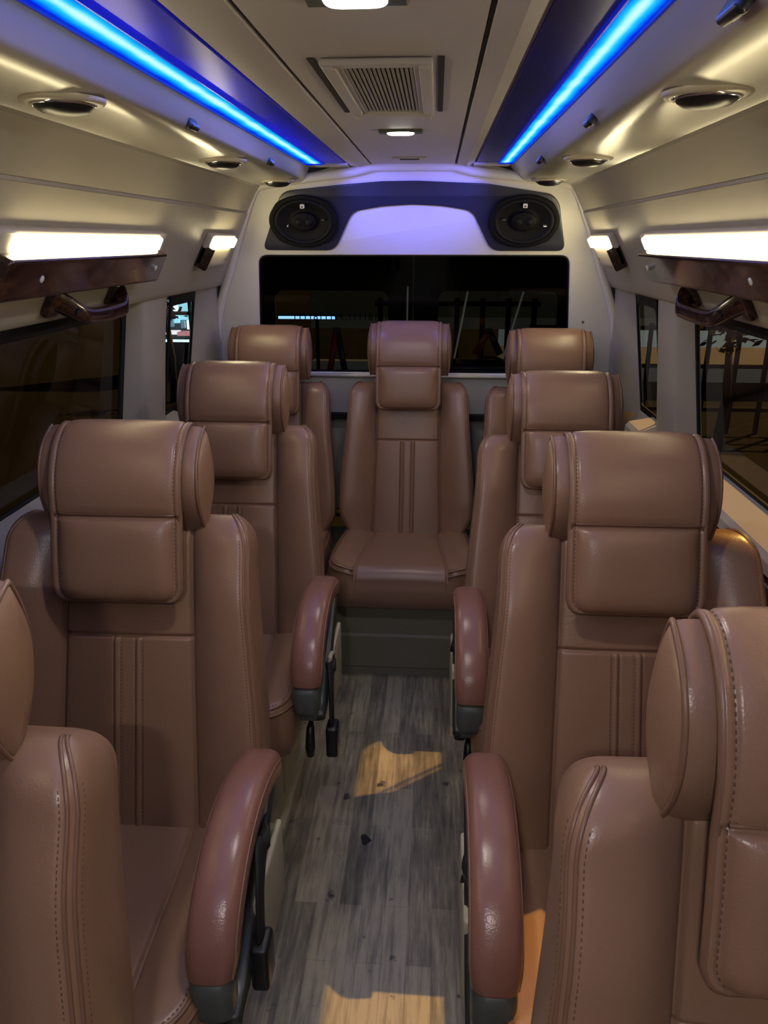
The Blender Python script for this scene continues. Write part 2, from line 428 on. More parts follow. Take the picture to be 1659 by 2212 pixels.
# outer skin of the body, so no street light leaks in
for s, nm in ((-1, 'left'), (1, 'right')):
    b = MB(); b.grid([[(s * x, y, z) for (x, z) in ((.62, 1.80), (.70, 1.72), (.832, 1.335))] for y in (FRONT, 3.9)])
    b.grid([[(s * x, y, z) for (x, z) in ((.90, .90), (.92, .5), (.90, -.35))] for y in (FRONT, 3.9)])
    struct(b.obj('trim_%s_body' % nm, BLACK, smooth=False))
    # dark wood strip below the sill
    b = MB(); b.box(min(s * .755, s * .80), max(s * .755, s * .80), -.9, 2.22, .812, .853, .006)
    struct(b.obj('trim_%s_wood' % nm, WOOD, smooth=40), 'dark wood strip below the %s window sill' % nm)
    b = MB(); b.box(min(s * .80, s * .835), max(s * .80, s * .835), -.9, 2.9, .70, .815, .006)
    struct(b.obj('trim_%s_sill' % nm, CREAM_MATT, smooth=40))
# wall behind the viewer
b = MB(); b.box(-.9, .9, FRONT - .04, FRONT, -.03, 1.80); struct(b.obj('wall_front', CREAM_MATT, smooth=False))

# windows
def side_window(n, s, y0, y1, ends, top=1.283):
    f = plate('window_%d' % n, [(y0, .885), (y1, .885), (y1, 1.33), (y0, 1.33)],
              [rect(y0 + ends[0], y1 - ends[1], .925, top, .028)], .006, glassmap(s), RUBBER)
    struct(f)
    plate('pane', [(y0 + .002, .887), (y1 - .002, .887), (y1 - .002, 1.328), (y0 + .002, 1.328)], [], 0,
          lambda y, z, o, s=s: Vector((s * (gx(z) + .006 - o), y, z)), GLASS, f)
    return f
side_window(1, -1, -.47, 2.235, (.06, .030), 1.297); side_window(2, 1, -.47, 2.25, (.06, .030), 1.297)
side_window(3, -1, 2.628, 2.905, (.01, .012), 1.290); side_window(4, 1, 2.628, 2.905, (.01, .012), 1.290)

# rear bulkhead with its window
WIN = rounded([(-.640, .980), (.634, .980), (.582, 1.447), (-.590, 1.447)], [.02, .02, .035, .035])
OUT = [(-.84, .30), (.84, .30), (.84, .95), (.80, 1.15), (.69, 1.44), (.607, 1.63), (.56, 1.70), (.40, 1.72), (.15, 1.775), (-.15, 1.775), (-.40, 1.72), (-.56, 1.70), (-.607, 1.63), (-.69, 1.44), (-.80, 1.15), (-.84, .95)]
wr = plate('wall_rear', OUT, [WIN], .02, lambda x, z, o: rear(x, z, o - .02), WHITE_PANEL, bevel=.006)
struct(wr)
b = MB()   # ridge that runs along the roof line and down both corners
for off, rad, zz in ((.012, .013, 0),):
    crn = [(-.812, 1.06), (-.79, 1.17), (-.752, 1.29), (-.690, 1.43), (-.648, 1.53), (-.602, 1.628), (-.575, 1.672), (-.545, 1.692), (-.40, 1.712), (-.25, 1.728), (-.19, 1.738), (-.15, 1.748), (-.10, 1.7495)]
    crn = crn + [(-x, z) for (x, z) in reversed(crn)]
    path = [rear(p[0], p[1], off) for p in catmull(crn, 4)]
    b.tube(path, .017, 10, flat=(1, 1))
struct(b.obj('trim_7', WHITE_PANEL), 'cream ridge moulding around the rear panel')
b = MB()   # dark joint beside that moulding
for s in (-1, 1):
    b.tube([rear(s * p[0], p[1], .016) for p in catmull([(.836, 1.06), (.812, 1.17), (.774, 1.29), (.712, 1.43), (.668, 1.53), (.622, 1.635)], 4)], .004, 6)
struct(b.obj('trim_8', SEAMGAP))
w5 = plate('window_5', rounded([(-.646, .972), (.640, .972), (.588, 1.453), (-.596, 1.453)], [.022, .022, .04, .04]),
           [rounded([(-.634, .986), (.628, .986), (.577, 1.441), (-.585, 1.441)], [.02, .02, .032, .032])], .008, lambda x, z, o: rear(x, z, o - .016), RUBBER)
struct(w5)
plate('pane', rounded([(-.644, .974), (.638, .974), (.586, 1.451), (-.594, 1.451)], .03), [], 0, lambda x, z, o: rear(x, z, o - .022), GLASS_REAR, w5)
b = MB(); b.tube([rear(-.635, .972, .006), rear(.63, .972, .006)], .008, 8)
struct(b.obj('trim_9', WHITE_PANEL))

# ------------------------------------------------------------------ seats
PW, S1, ST = .128, .362, .60
def sm(t): t = min(1, max(0, t)); return t * t * (3 - 2 * t)
def bk_w(s):
    w = .240 + .033 * sm((s + .03) / .10)
    w -= .030 * sm((s - .10) / .45)
    if s > .525:
        q = min(1, (s - .525) / .078); w -= .05 * (1 - math.sqrt(max(0, 1 - q * q)))
    return w
def bk_p(s): return PW + (.010 * (1 - s / S1) if s < S1 else -.004 * (s - S1) / .2)
def bk_pt(s, a, sg, k=1.):
    w, p = bk_w(s), bk_p(s)
    h = .050 - .022 * sm((s - .42) / .16) - .012 * sm((.12 - s) / .15)
    if a <= 1:
        x = a * p; n = .007 * (1 - a ** 4)
        n -= .006 * math.exp(-((x - p) / .0045) ** 2)
        n -= .0055 * math.exp(-((s - S1) / .0038) ** 2)
        if s < S1 - .002:
            f = min(1, (S1 - s) / .006)
            n += f * (.0042 * math.exp(-((x - .0215) / .0055) ** 2) - .0030 * math.exp(-((x - .0285) / .0016) ** 2) - .0018 * math.exp(-((x - .0145) / .002) ** 2))
    elif a <= 2:
        q = a - 1; x = p + (w - .022 - p) * q; n = h * (1 - (1 - q) ** 2.4) - .006 * math.exp(-((x - p) / .0045) ** 2)
    elif a <= 3:
        t = (a - 2) * pi / 2; x = w - .022 + .022 * math.sin(t); n = h - .035 + .035 * math.cos(t)
    elif a <= 4:
        q = a - 3; x = w - .012 * q + .004 * math.sin(pi * q); n = h - .035 + (-.098 - (h - .035)) * q
    elif a <= 5:
        t = (a - 4) * pi / 2; x = w - .042 + .03 * math.cos(t); n = -.098 - .035 * math.sin(t)
    else:
        q = a - 5; x = (w - .042) * (1 - q); n = -.133 - .012 * q
    nc = -.035; n = nc + (n - nc) * k
    return (sg * x, -n, s)
def arange(*segs):
    out = []
    for a, c, n in segs: out += list(np.linspace(a, c, n, endpoint=False))
    return out
A_COLS = arange((0, .10, 4), (.10, .26, 22), (.26, .93, 12), (.93, 1, 9), (1, 1.12, 10), (1.12, 2, 14), (2, 3, 8), (3, 4, 5), (4, 5, 5), (5, 6, 4)) + [6]
S_ROWS = arange((-.03, .02, 5), (.02, .345, 20), (.345, .38, 22), (.38, .545, 14))
rowsk = [(s, 1.) for s in S_ROWS]
rowsk += [(.545 + .055 * math.sin(t), max(math.cos(t), .0)) for t in np.linspace(0, pi / 2, 14)]
def bk_k(s): return 1. if s <= .545 else math.sqrt(max(0, 1 - ((s - .545) / .055) ** 2))
def backrest_mesh():
    b = MB(); P = []
    for s, k in rowsk:
        P.append([bk_pt(s, a, -1, k) for a in reversed(A_COLS)] + [bk_pt(s, a, 1, k) for a in A_COLS[1:-1]])
    b.grid(P, closed_j=True)
    b.fan(list(reversed(P[0])))
    return b.mesh('backrest', LEATHER)
def edge_path(a, sg, off=0, s0=.0, s1=.6):
    ss = [s0 + (.545 - s0) * i / 40 for i in range(41)]
    if s1 > .545: ss += [.545 + .055 * math.sin(t) for t in np.linspace(.1, 1.55, 16)]
    return [np.array(bk_pt(s, a, sg, bk_k(s))) + np.array((0, -off, 0)) for s in ss if s <= s1]
def piping_mesh(sg, a):
    b = MB(); b.tube(edge_path(a, sg, -.0008), .0028, 7)
    return b.mesh('piping', SEAM)
def stitching_mesh():
    b = MB()
    for sg in (-1, 1):
        for a in (2.16, 2.86): b.dashes(edge_path(a, sg, .0000, s1=.57), .0042, .0024, .0007)
    for x0 in (-.0285, .0285, -.0145, .0145):
        p = []
        for i in range(40):
            s = -.0 + (.352) * i / 39; a = abs(x0) / bk_p(s); q = np.array(bk_pt(s, a, 1 if x0 > 0 else -1)); p.append(q + np.array((0, -.0004, 0)))
        b.dashes(p, .0045, .003, .0008)
    return b.mesh('stitching', THREAD)

# headrest: a leaf-shaped bolster with flat ends, and the padded flap that hangs over it
HS0, HH, HW = .671, .099, .152
def lens(phi, scale=1.):
    d = math.cos(phi); t = 1 - abs(d) ** 2.3
    n = (.056 * t if math.sin(phi) >= 0 else -.042 * t)
    n += .006 * d
    return n * scale + .004, HS0 + HH * d * scale
PH = [2 * pi * k / 56 for k in range(56)]
def headrest_mesh():
    b = MB(); rows = []
    xs = [(-HW, None)]
    def ring(x, sc): return [(x, -n, s) for (n, s) in (lens(p, sc) for p in PH)]
    caps = [(HW + .012, .02), (HW + .0115, .3), (HW + .009, .6), (HW + .004, .85), (HW - .001, .95), (HW - .005, .985), (HW - .012, 1.0)]
    for x, sc in caps: rows.append(ring(-x, sc))
    for x in np.linspace(-HW + .03, HW - .03, 10): rows.append(ring(x, 1.0 + .01 * (1 - (x / HW) ** 2)))
    for x, sc in reversed(caps): rows.append(ring(x, sc))
    b.grid(rows, closed_j=True); b.fan(rows[0]); b.fan(rows[-1])
    return b.mesh('headrest', LEATHER)
def headrest_piping(sx):
    b = MB()
    if 1:
        b.tube([(sx * (HW - .002), -n, s) for (n, s) in (lens(p, .985) for p in PH)], .0032, 7, closed=True)
    return b.mesh('piping', SEAM)
FLAP = catmull([(-.050, .67), (-.042, .715), (-.024, .755), (.002, .772), (.032, .760), (.056, .728), (.068, .690), (.071, .650), (.067, .618), (.063, .600), (.061, .585), (.059, .54), (.055, .49), (.051, .455), (.049, .440)], 7)
def flap_frames():
    out = []; P = FLAP; d = [0]
    for i in range(1, len(P)): d.append(d[-1] + np.linalg.norm(P[i] - P[i - 1]))
    for i in range(len(P)):
        t = P[min(i + 1, len(P) - 1)] - P[max(i - 1, 0)]; t = t / np.linalg.norm(t)
        out.append((P[i], np.array((-t[1], t[0])) * 1.0, d[i]))   # normal pointing away from the bolster
    return out, d[-1]
def flap_w(d, D):
    w = .123; e = D - d
    if e < .03: q = 1 - e / .03; w -= .022 * (1 - math.sqrt(max(0, 1 - q * q)))
    return w
SEAM_D = None
FR, FD = flap_frames()
for (p, nrm, d) in FR:
    if p[1] <= .598 and SEAM_D is None: SEAM_D = d
def flap_top(p, nrm, d, x, w):
    e = 1 - abs(x) / w
    th = .006
    if d > SEAM_D:
        q = (d - SEAM_D) / (FD - SEAM_D)
        pf = (1 - (abs(x) / (w - .006)) ** 6 if abs(x) < w - .006 else 0) * min(1, 1 - abs(2 * q - 1) ** 5)
        th += .020 * max(0, pf) ** .6
    else:
        th += .004 * max(0, 1 - (x / (w - .008)) ** 8) * min(1, (SEAM_D - d) / .02)
    th -= .004 * math.exp(-((abs(x) - (w - .010)) / .0022) ** 2)
    th -= .006 * math.exp(-((d - SEAM_D) / .0035) ** 2)
    sgn = -1
    return (x, -(p[0] - nrm[0] * th * sgn * -1), p[1] + nrm[1] * th)
def flap_normal_fix():
    # make sure normals point outwards (forwards on the front run)
    p, nrm, d = FR[-20]
    return 1 if nrm[0] > 0 else -1
NF = flap_normal_fix()
FR = [(p, nrm * NF, d) for (p, nrm, d) in FR]
def flap_pt(p, nrm, th, x): q = p + nrm * th; return (x, -q[0], q[1])
def flap_th(d, x, w):
    th = .006
    if d > SEAM_D:
        q = (d - SEAM_D) / (FD - SEAM_D); xx = min(1, abs(x) / (w - .015))
        pf = (1 - xx ** 5) * (1 - abs(2 * q - 1) ** 5)
        th += .019 * max(0, pf) ** .55
    else:
        th += .004 * max(0, 1 - min(1, abs(x) / (w - .010)) ** 8) * min(1, (SEAM_D - d) / .02)
    th -= .003 * math.exp(-((abs(x) - (w - .011)) / .0022) ** 2)
    th -= .005 * math.exp(-((d - SEAM_D) / .0035) ** 2)
    return th
XS = sorted(set([round(v, 5) for v in list(np.linspace(-1, -.86, 10)) + list(np.linspace(-.86, .86, 22)) + list(np.linspace(.86, 1, 10))]))
def flap_mesh():
    b = MB(); rows = []
    fr = FR
    for (p, nrm, d) in fr:
        w = flap_w(d, FD)
        top = [flap_pt(p, nrm, flap_th(d, u * w, w) if abs(u) < 1 else .001, u * w) for u in XS]
        bot = [flap_pt(p, nrm, -.004 if abs(u) < 1 else .001, u * w) for u in reversed(XS[1:-1])]
        rows.append(top + bot)
    b.grid(rows, closed_j=True); b.fan(rows[0]); b.fan(rows[-1])
    return b.mesh('headrest_flap', LEATHER)
def flap_piping(seam):
    b = MB(); path = []
    for sx in (-1, 1):
        seq = FR if sx < 0 else list(reversed(FR))
        for (p, nrm, d) in seq: w = flap_w(d, FD); path.append(flap_pt(p, nrm, .0015, sx * (w - .0015)))
    if not seam:
        b.tube(path, .0050, 7); return b.mesh('piping', SEAM)
    q = [f for f in FR if f[2] >= SEAM_D][0]
    b.tube([flap_pt(q[0] + np.array((0, .005)), q[1], .0055, x) for x in np.linspace(-.112, .112, 12)], .0028, 6)
    return b.mesh('piping', SEAM)
def flap_stitch():
    b = MB()
    for sx in (-1, 1):
        b.dashes([flap_pt(p, nrm, flap_th(d, flap_w(d, FD) - .011, flap_w(d, FD)) + .0006, sx * (flap_w(d, FD) - .011)) for (p, nrm, d) in FR[8:]], .0045, .003, .0009)
    q = [f for f in FR if f[2] >= SEAM_D][0]
    b.dashes([flap_pt(q[0] + np.array((0, .010)), q[1], .0085, x) for x in np.linspace(-.11, .11, 20)], .0045, .003, .0009)
    return b.mesh('stitching', THREAD)

# seat cushion
CF, CW = -.475, .262
def cu_w(y):
    w = CW - .012 * sm((y + .2) / .25)
    q = (y - CF)
    if q < .085: t = 1 - q / .085; w -= .075 * (1 - math.sqrt(max(0, 1 - t * t)))
    return w
def cu_p(y): return .128 + .036 * min(1, max(0, -y / .475))
def cu_drop(d, r): return 0 if d >= r else r - math.sqrt(max(0, r * r - (r - max(d, 0)) ** 2))
def cu_flat(x, y):
    p = cu_p(y); ax = abs(x)
    z = .452 - .045 * sm((y - CF - .03) / .45)
    if ax > p: z += .020 * sm((ax - p) / .05) * (.4 + .6 * sm((y - CF) / .2))
    z -= .007 * math.exp(-((ax - p) / .0045) ** 2)
    z += .004 * max(0, 1 - (ax / p) ** 2)
    return z
def cu_top(x, y):
    w, p = cu_w(y), cu_p(y); ax = abs(x)
    ds = w - ax; df = y - CF
    wb = CW; cx, cy = wb - .075, CF + .085
    if ax > cx and y < cy:
        k = math.hypot((ax - cx) / .075, (y - cy) / .085); ds = df = (1 - k) * .08
    rs = .026; rf = .055 if ax < p else .055 - .028 * sm((ax - p) / .02)
    return cu_flat(x, y) - max(cu_drop(ds, rs), cu_drop(df, rf))
V_ROWS = [CF + t for t in arange((0, .006, 5), (.006, .06, 14), (.06, .09, 5), (.09, .5, 22))] + [.03]
U_COLS = arange((0, .52, 9), (.52, .60, 9), (.60, .66, 8), (.66, .88, 8), (.88, 1., 12)) + [1.]
def cu_x(u, y):
    p, w = cu_p(y), cu_w(y)
    p = min(p, w * .86)
    return u / .6 * p if u <= .6 else p + (w - p) * (u - .6) / .4
def cushion_mesh():
    b = MB(); P = []
    us = [-u for u in reversed(U_COLS)] + U_COLS[1:]
    for y in V_ROWS: P.append([(lambda x: (x, y, cu_top(x, y)))(math.copysign(cu_x(abs(u), y), u)) for u in us])
    b.grid(P)
    loop = [P[i][0] for i in range(len(P) - 1, 0, -1)] + P[0] + [P[i][-1] for i in range(1, len(P))]
    def out(p, k, z):
        x, y, z0 = p; return (x * (1 + k * .2), y - (k * .1 if y < -.2 else 0), z)
    rings = [loop]
    for t, k in ((.15, .05), (.4, .09), (.7, .06), (.93, -.03), (1., -.10)):
        rings.append([out(p, k, p[2] + (.305 - p[2]) * t) for p in loop])
    b.grid(rings)
    b.add([rings[-1][0], rings[-1][-1], rings[-1][len(loop) // 2 + 20], rings[-1][len(loop) // 2 - 20]], [(0, 1, 2, 3)])
    return b.mesh('seat_cushion', LEATHER)
def cushion_piping(stitch=False, only=None):
    b = MB()
    for sg in (-1, 1) if only is None else (only[0],):
        for ins in ((only[1],) if not stitch else (.017,)):
            pl = [(cu_w(y) - ins, y) for y in np.linspace(.0, CF + .09, 24)]
            pl += [(CW - .075 + (.075 - ins) * math.cos(a), CF + .085 - (.085 - ins) * math.sin(a)) for a in np.linspace(.05, pi / 2, 14)]
            pl += [(x, CF + ins) for x in np.linspace(CW - .078, .167, 4)]
            path = [(sg * x, y, cu_flat(x, y) - cu_drop(ins, .0265) + .0006) for (x, y) in pl]
            if stitch: b.dashes(path, .005, .003, .0010)
            else: b.tube(path, .0034, 6)
    return b.mesh('stitching' if stitch else 'piping', THREAD if stitch else SEAM)

# armrest: an upholstered arc that falls away to the front
ARMP = catmull([(-.02, .565), (-.055, .590), (-.12, .614), (-.20, .626), (-.28, .616), (-.345, .584), (-.383, .546), (-.400, .512), (-.405, .493)], 6)
def arm_section(i, n):
    t = i / (n - 1)
    f = min(1, .62 + t * 3.2); e = 1 - .12 * sm((t - .8) / .2)
    return .0395 * f * e, .030 * min(1, .55 + t * 4)
def arm_frames():
    out = []; n = len(ARMP)
    for i, p in enumerate(ARMP):
        t = ARMP[min(i + 1, n - 1)] - ARMP[max(i - 1, 0)]; t = t / np.linalg.norm(t)
        nr = np.array((t[1], -t[0])); nr = nr if nr[1] > 0 or i > n * .6 else -nr
        if i and np.dot(nr, out[-1][1]) < 0: nr = -nr
        out.append((p, nr, *arm_section(i, n)))
    return out
def arm_lean(z): return (z - .45) * -.0
def armrest_mesh():
    b = MB(); rows = []
    F = arm_frames()
    for (p, nr, hw, hh) in F:
        ring = []
        for k in range(28):
            a = 2 * pi * k / 28; ca, sa = math.cos(a), math.sin(a)
            x = hw * math.copysign(abs(ca) ** .62, ca); h = hh * (math.copysign(abs(sa) ** .8, sa) if sa > 0 else math.copysign(abs(sa) ** .45, sa))
            q = p + nr * h; ring.append((x, q[0], q[1]))
        rows.append(ring)
    first = F[0]; c = np.array((0, first[0][0], first[0][1]))
    t0 = (ARMP[0] - ARMP[1]) / np.linalg.norm(ARMP[0] - ARMP[1])
    pre = []
    for sc, off in ((.25, .020), (.6, .017), (.85, .010)):
        pre.append([tuple(c + (np.array(q) - c) * sc + np.array((0, t0[0] * off, t0[1] * off))) for q in rows[0]])
    rows = pre + rows
    b.grid(rows, closed_j=True); b.fan(rows[0]); b.fan(rows[-1])
    return b.mesh('armrest', LEATHER_ARM)
def arm_piping(sg):
    b = MB(); F = arm_frames()
    b.tube([(sg * hw * .93, *(p + nr * hh * .42)) for (p, nr, hw, hh) in F], .0026, 6)
    return b.mesh('piping', LEATHER)
def arm_bracket():
    b = MB(); b.box(-.033, .033, -.437, -.376, .415, .500, .022)
    b.box(-.022, .022, -.40, -.10, .385, .405, .006)
    return b.mesh('armrest_bracket', GREYPL, 40)
def arm_web(sg):
    # curved dark steel link under the armrest
    b = MB()
    b.tube(catmull([(0, -.06, .60), (0, -.13, .55), (0, -.22, .47), (0, -.32, .40), (0, -.38, .385)], 6), .022, 10, flat=(.55, 1))
    return b.mesh('side_link', STEEL)
def side_plate():
    b = MB(); b.box(-.006, .006, -.30, -.10, .33, .50, .006, None)
    return b.mesh('recline_plate', PLATE, 40)
def base_mesh():
    b = MB()
    b.box(-.20, .20, -.36, -.03, .03, .306, .012); b.box(-.215, .215, -.38, .0, .0, .035, .006)
    b.box(.195, .205, -.30, -.12, .08, .24, .004)
    return b.mesh('seat_base', PLATE, 40)
def belt_mesh():
    b = MB()
    path = catmull([(0, -.14, .50), (.004, -.20, .515), (.012, -.255, .485), (.015, -.28, .43), (.016, -.285, .40)], 6)
    b.tube(path, .020, 10, flat=(1, .28), up=(0, 1, 0))
    return b.mesh('seat_belt', WEB)
def buckle_mesh():
    b = MB(); b.box(.002, .032, -.315, -.262, .315, .402, .008)
    return b.mesh('buckle', BLACK, 40)
def knob_mesh():
    b = MB(); b.tube([(0, -.36, .36), (0, -.375, .35), (0, -.385, .30), (0, -.383, .275)], [.006, .010, .013, .010], 10)
    return b.mesh('recline_lever', BLACK)

M = dict(back=backrest_mesh(), bp=[piping_mesh(q, a) for q in (-1, 1) for a in (2.36, 2.62)], bs=stitching_mesh(), head=headrest_mesh(), hp=[headrest_piping(-1), headrest_piping(1)], flap=flap_mesh(),
         fp=[flap_piping(False), flap_piping(True)], fs=flap_stitch(), cush=cushion_mesh(), cp=[cushion_piping(False, (q, i)) for q in (-1, 1) for i in (.010, .001)], cs=cushion_piping(True), arm=armrest_mesh(), ap=[arm_piping(-1), arm_piping(1)],
         br=arm_bracket(), web=arm_web(1), plate=side_plate(), base=base_mesh(), belt=belt_mesh(), buckle=buckle_mesh(), knob=knob_mesh())

def seat(x, y, rec, label, group, side=0, dz=0., hs=0., bs=1., yaw=0., ax=None, belt=(0, 0), sx=1., arm=(0, 0)):
    t = empty('passenger_seat', (x, y, dz)); t.rotation_euler = (0, 0, R(yaw)); tag(t, label, 'seat', group)
    r = -R(rec); zh = .424
    bk = link('backrest', M['back'], t, (0, 0, zh), (r, 0, 0)); bk.scale = (sx, 1, bs)
    for q in M['bp']: link('piping', q, bk)
    link('stitching', M['bs'], bk)['kind'] = 'stuff'
    hd = link('headrest', M['head'], t, (0, hs * math.sin(-r), zh + hs * math.cos(r)), (r, 0, 0))
    for q in M['hp']: link('piping', q, hd)
    fl = link('headrest_flap', M['flap'], t, hd.location, (r, 0, 0))
    [link('piping', q, fl) for q in M['fp']]; link('stitching', M['fs'], fl)['kind'] = 'stuff'
    cu = link('seat_cushion', M['cush'], t); cu.scale = (sx, 1, 1); [link('piping', q, cu) for q in M['cp']]; link('stitching', M['cs'], cu)['kind'] = 'stuff'
    if side:
        ax = ax or .293
        ar = link('armrest', M['arm'], t, (side * ax, *arm))
        for q in M['ap']: link('piping', q, ar)
        link('armrest_bracket', M['br'], t, (side * ax, *arm))
        link('side_link', M['web'], t, (side * (ax + .018), 0, 0))
        link('recline_plate', M['plate'], t, (side * (ax + .035), .05, -.02))
        bl = link('seat_belt', M['belt'], t, (side * (ax + .035), belt[0], belt[1])); link('buckle', M['buckle'], bl)
        link('recline_lever', M['knob'], t, (side * ax, 0, 0))
        link('seat_base', M['base'], t)
    else:
        pass
    return t

G = 'brown leather seats along both sides of the aisle'
seat(-.504, .494, 17.2, 'brown leather seat at the bottom left corner, only shoulder and headrest edge showing', G, 1, bs=.985, sx=.96)
seat(.465, .463, 15.2, 'brown leather seat at the bottom right corner, large headrest side showing, cut by the frame', G, -1, bs=1.012)
seat(-.496, 1.203, 16.4, 'large brown leather seat on the left in full view, ahead of the left window pillar', G, 1, belt=(.0, .05), arm=(.028, -.012), ax=.278)
seat(.466, 1.190, 20.6, 'large brown leather seat on the right with orange-lit outer shoulder beside the sill', G, -1, ax=.270, arm=(.04, 0))
seat(-.494, 1.994, 18.1, 'smaller brown leather seat on the left between the big left seat and back row', G, 1, belt=(-.06, -.055))
seat(.461, 1.949, 22.5, 'smaller brown leather seat on the right just behind the big orange-lit seat', G, -1, ax=.270)
G2 = 'brown leather seats of the back row'
seat(-.010, 2.847, 15.6, 'brown leather middle seat of the back row facing straight down the aisle', G2, sx=.965, hs=.030, bs=.965)
seat(-.552, 2.828, 15.3, 'brown leather left corner seat of the back row, half hidden', G2, sx=.965, hs=.012, bs=.965)
seat(.519, 2.770, 15.9, 'brown leather right corner seat of the back row, mostly hidden behind another headrest', G2, sx=.965, hs=.014, bs=.965)

# ------------------------------------------------------------------ ceiling fittings
for s, lab in ((-1, 'left'), (1, 'right')):
    d = SIDE[s]; hw = (d['l1'] - d['l0']) / 2; xc = s * (d['l0'] + d['l1']) / 2
    t = empty('led_strip', (xc, 1.0, 1.752)); tag(t, 'glowing blue LED strip light along the %s side of the ceiling' % lab, 'led light', 'blue LED ceiling strips')
    b = MB(); b.box(-hw + .0015, hw - .0015, -1.9, 1.86, -.003, .003); b.obj('diffuser', led_material('blue_led_%s' % lab, hw * .98), t, smooth=False)
    b = MB()
    for q in (-1, 1): b.box(q * hw - .0014, q * hw + .0014, -1.9, 1.863, -.008, .006)
    b.box(-hw - .001, hw + .001, 1.860, 1.864, -.008, .006)
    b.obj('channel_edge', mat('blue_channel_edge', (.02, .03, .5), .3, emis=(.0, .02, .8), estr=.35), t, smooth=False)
    # dark acrylic panel next to it
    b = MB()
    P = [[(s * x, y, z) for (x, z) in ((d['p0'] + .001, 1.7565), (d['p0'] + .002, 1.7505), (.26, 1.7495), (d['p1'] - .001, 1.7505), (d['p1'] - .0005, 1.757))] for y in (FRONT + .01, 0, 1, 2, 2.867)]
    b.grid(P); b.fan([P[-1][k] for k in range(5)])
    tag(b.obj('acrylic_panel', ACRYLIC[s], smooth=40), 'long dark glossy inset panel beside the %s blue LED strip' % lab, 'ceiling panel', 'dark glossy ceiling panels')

def dome(y, lab, wid, dep):
    t = empty('ceiling_lamp', (-.005, y, 1.752)); tag(t, lab, 'ceiling light', 'white ceiling lamps')
    b = MB(); b.box(-wid, wid, -dep, dep, -.006, .002, .004); b.obj('lamp_base', GREYPL, t, smooth=40)
    rows = []
    for k in range(9):
        a = k / 8 * pi / 2
        rows.append([(wid * .62 * math.cos(a) ** .35 * math.copysign(abs(math.cos(p)) ** .35, math.cos(p)), dep * .92 * math.cos(a) ** .35 * math.copysign(abs(math.sin(p)) ** .6, math.sin(p)), -.005 - .005 * math.sin(a)) for p in np.linspace(0, 2 * pi, 32, endpoint=False)])
    b = MB(); b.grid(rows, closed_j=True); b.fan(rows[-1]); b.obj('lens', COOL, t)
    return t
dome(.965, 'bright white ceiling lamp at the top edge of the picture', .058, .030)
dome(2.065, 'small bright white ceiling lamp behind the ceiling grille', .054, .022)
dome(-.35, 'extra white ceiling lamp added above the viewer, out of view', .058, .030)  # unseen lamp, added for more light from the front

t = empty('ceiling_hatch', (-.004, 1.515, 1.752)); tag(t, 'square cream ceiling hatch with ribbed grille between the two ceiling lamps', 'ceiling vent')
b = MB()
def frame(b, x0, x1, y0, y1, w, z0, z1):
    b.box(x0, x1, y0, y0 + w, z0, z1, .004); b.box(x0, x1, y1 - w, y1, z0, z1, .004)
    b.box(x0, x0 + w, y0 + w * .8, y1 - w * .8, z0, z1, .004); b.box(x1 - w, x1, y0 + w * .8, y1 - w * .8, z0, z1, .004)
frame(b, -.086, .082, -.245, .255, .022, -.011, .0)
b.obj('hatch_frame', CEIL, t, smooth=40)
b = MB(); frame(b, -.066, .062, -.225, .235, .012, -.006, .002); b.obj('inner_frame', CEIL, t, smooth=40)
b = MB()
for k in range(15):
    x = -.052 + .1 * k / 14; b.box(x - .0022, x + .0022, -.21, .22, -.006, -.001, .001)
b.obj('grille', mat('grille_slats', (.27, .265, .26), .5), t, smooth=40)
b = MB(); b.box(-.056, .052, -.213, .223, -.0012, .0); b.obj('backing', mat('grille_back', (.10, .10, .09), .7), t, smooth=False)
for px in (-.098, .094):
    b = MB(); b.box(px - .005, px + .005, -.245, .255, -.0015, .0005); b.obj('shadow_gap', SEAMGAP, t, smooth=False)
for px, py in ((-.073, -.236), (.069, -.236), (-.073, .248), (.069, .248)):
    b = MB(); b.box(px - .008, px + .008, py - .006, py + .008, -.016, -.009, .003); b.obj('clip', CEIL, t, smooth=40)

t = empty('ceiling_slot', (-.004, 2.71, 1.752)); tag(t, 'small slotted plate in the ceiling just ahead of the rear panel', 'ceiling plate')
b = MB(); b.box(-.056, .053, -.024, .024, -.004, .001, .002); b.obj('plate', CEIL, t, smooth=40)
b = MB(); b.box(-.032, .030, -.010, .010, -.006, -.003); b.obj('slot', SEAMGAP, t, smooth=False)

def air_vent(x, y, lab):
    t = empty('air_vent', (x, y, 1.690)); tag(t, lab, 'air vent', 'round air vents in the ceiling duct')
    def lathe(pr, n=40):
        return [[(r * math.cos(2 * pi * k / n), r * math.sin(2 * pi * k / n), z) for k in range(n)] for (r, z) in pr]
    b = MB(); b.grid(lathe([(.060, .004), (.060, .000), (.057, -.003), (.050, -.0045), (.047, -.004), (.046, .0)]), closed_j=True); b.obj('bezel', CREAM, t, smooth=45)
    b = MB(); b.grid(lathe([(.0465, -.002), (.0462, -.0055), (.0445, -.007), (.0425, -.0065), (.042, -.003)]), closed_j=True); b.obj('chrome_ring', CHROME, t)
    b = MB(); L = lathe([(.0425, -.004), (.040, -.009), (.032, -.0145), (.016, -.018), (.002, -.0185)]); b.grid(L, closed_j=True); b.fan(L[-1]); b.obj('louvre', BLACK, t)
for s, side in ((-1, 'left'), (1, 'right')):
    for y, where in ((1.215, 'nearest the viewer'), (2.10, 'second along'), (2.80, 'at the far end by the rear panel')):
        air_vent(s * .456, y, 'round black air vent in the %s ceiling duct, %s' % (side, where.replace(' by the rear panel', '')))
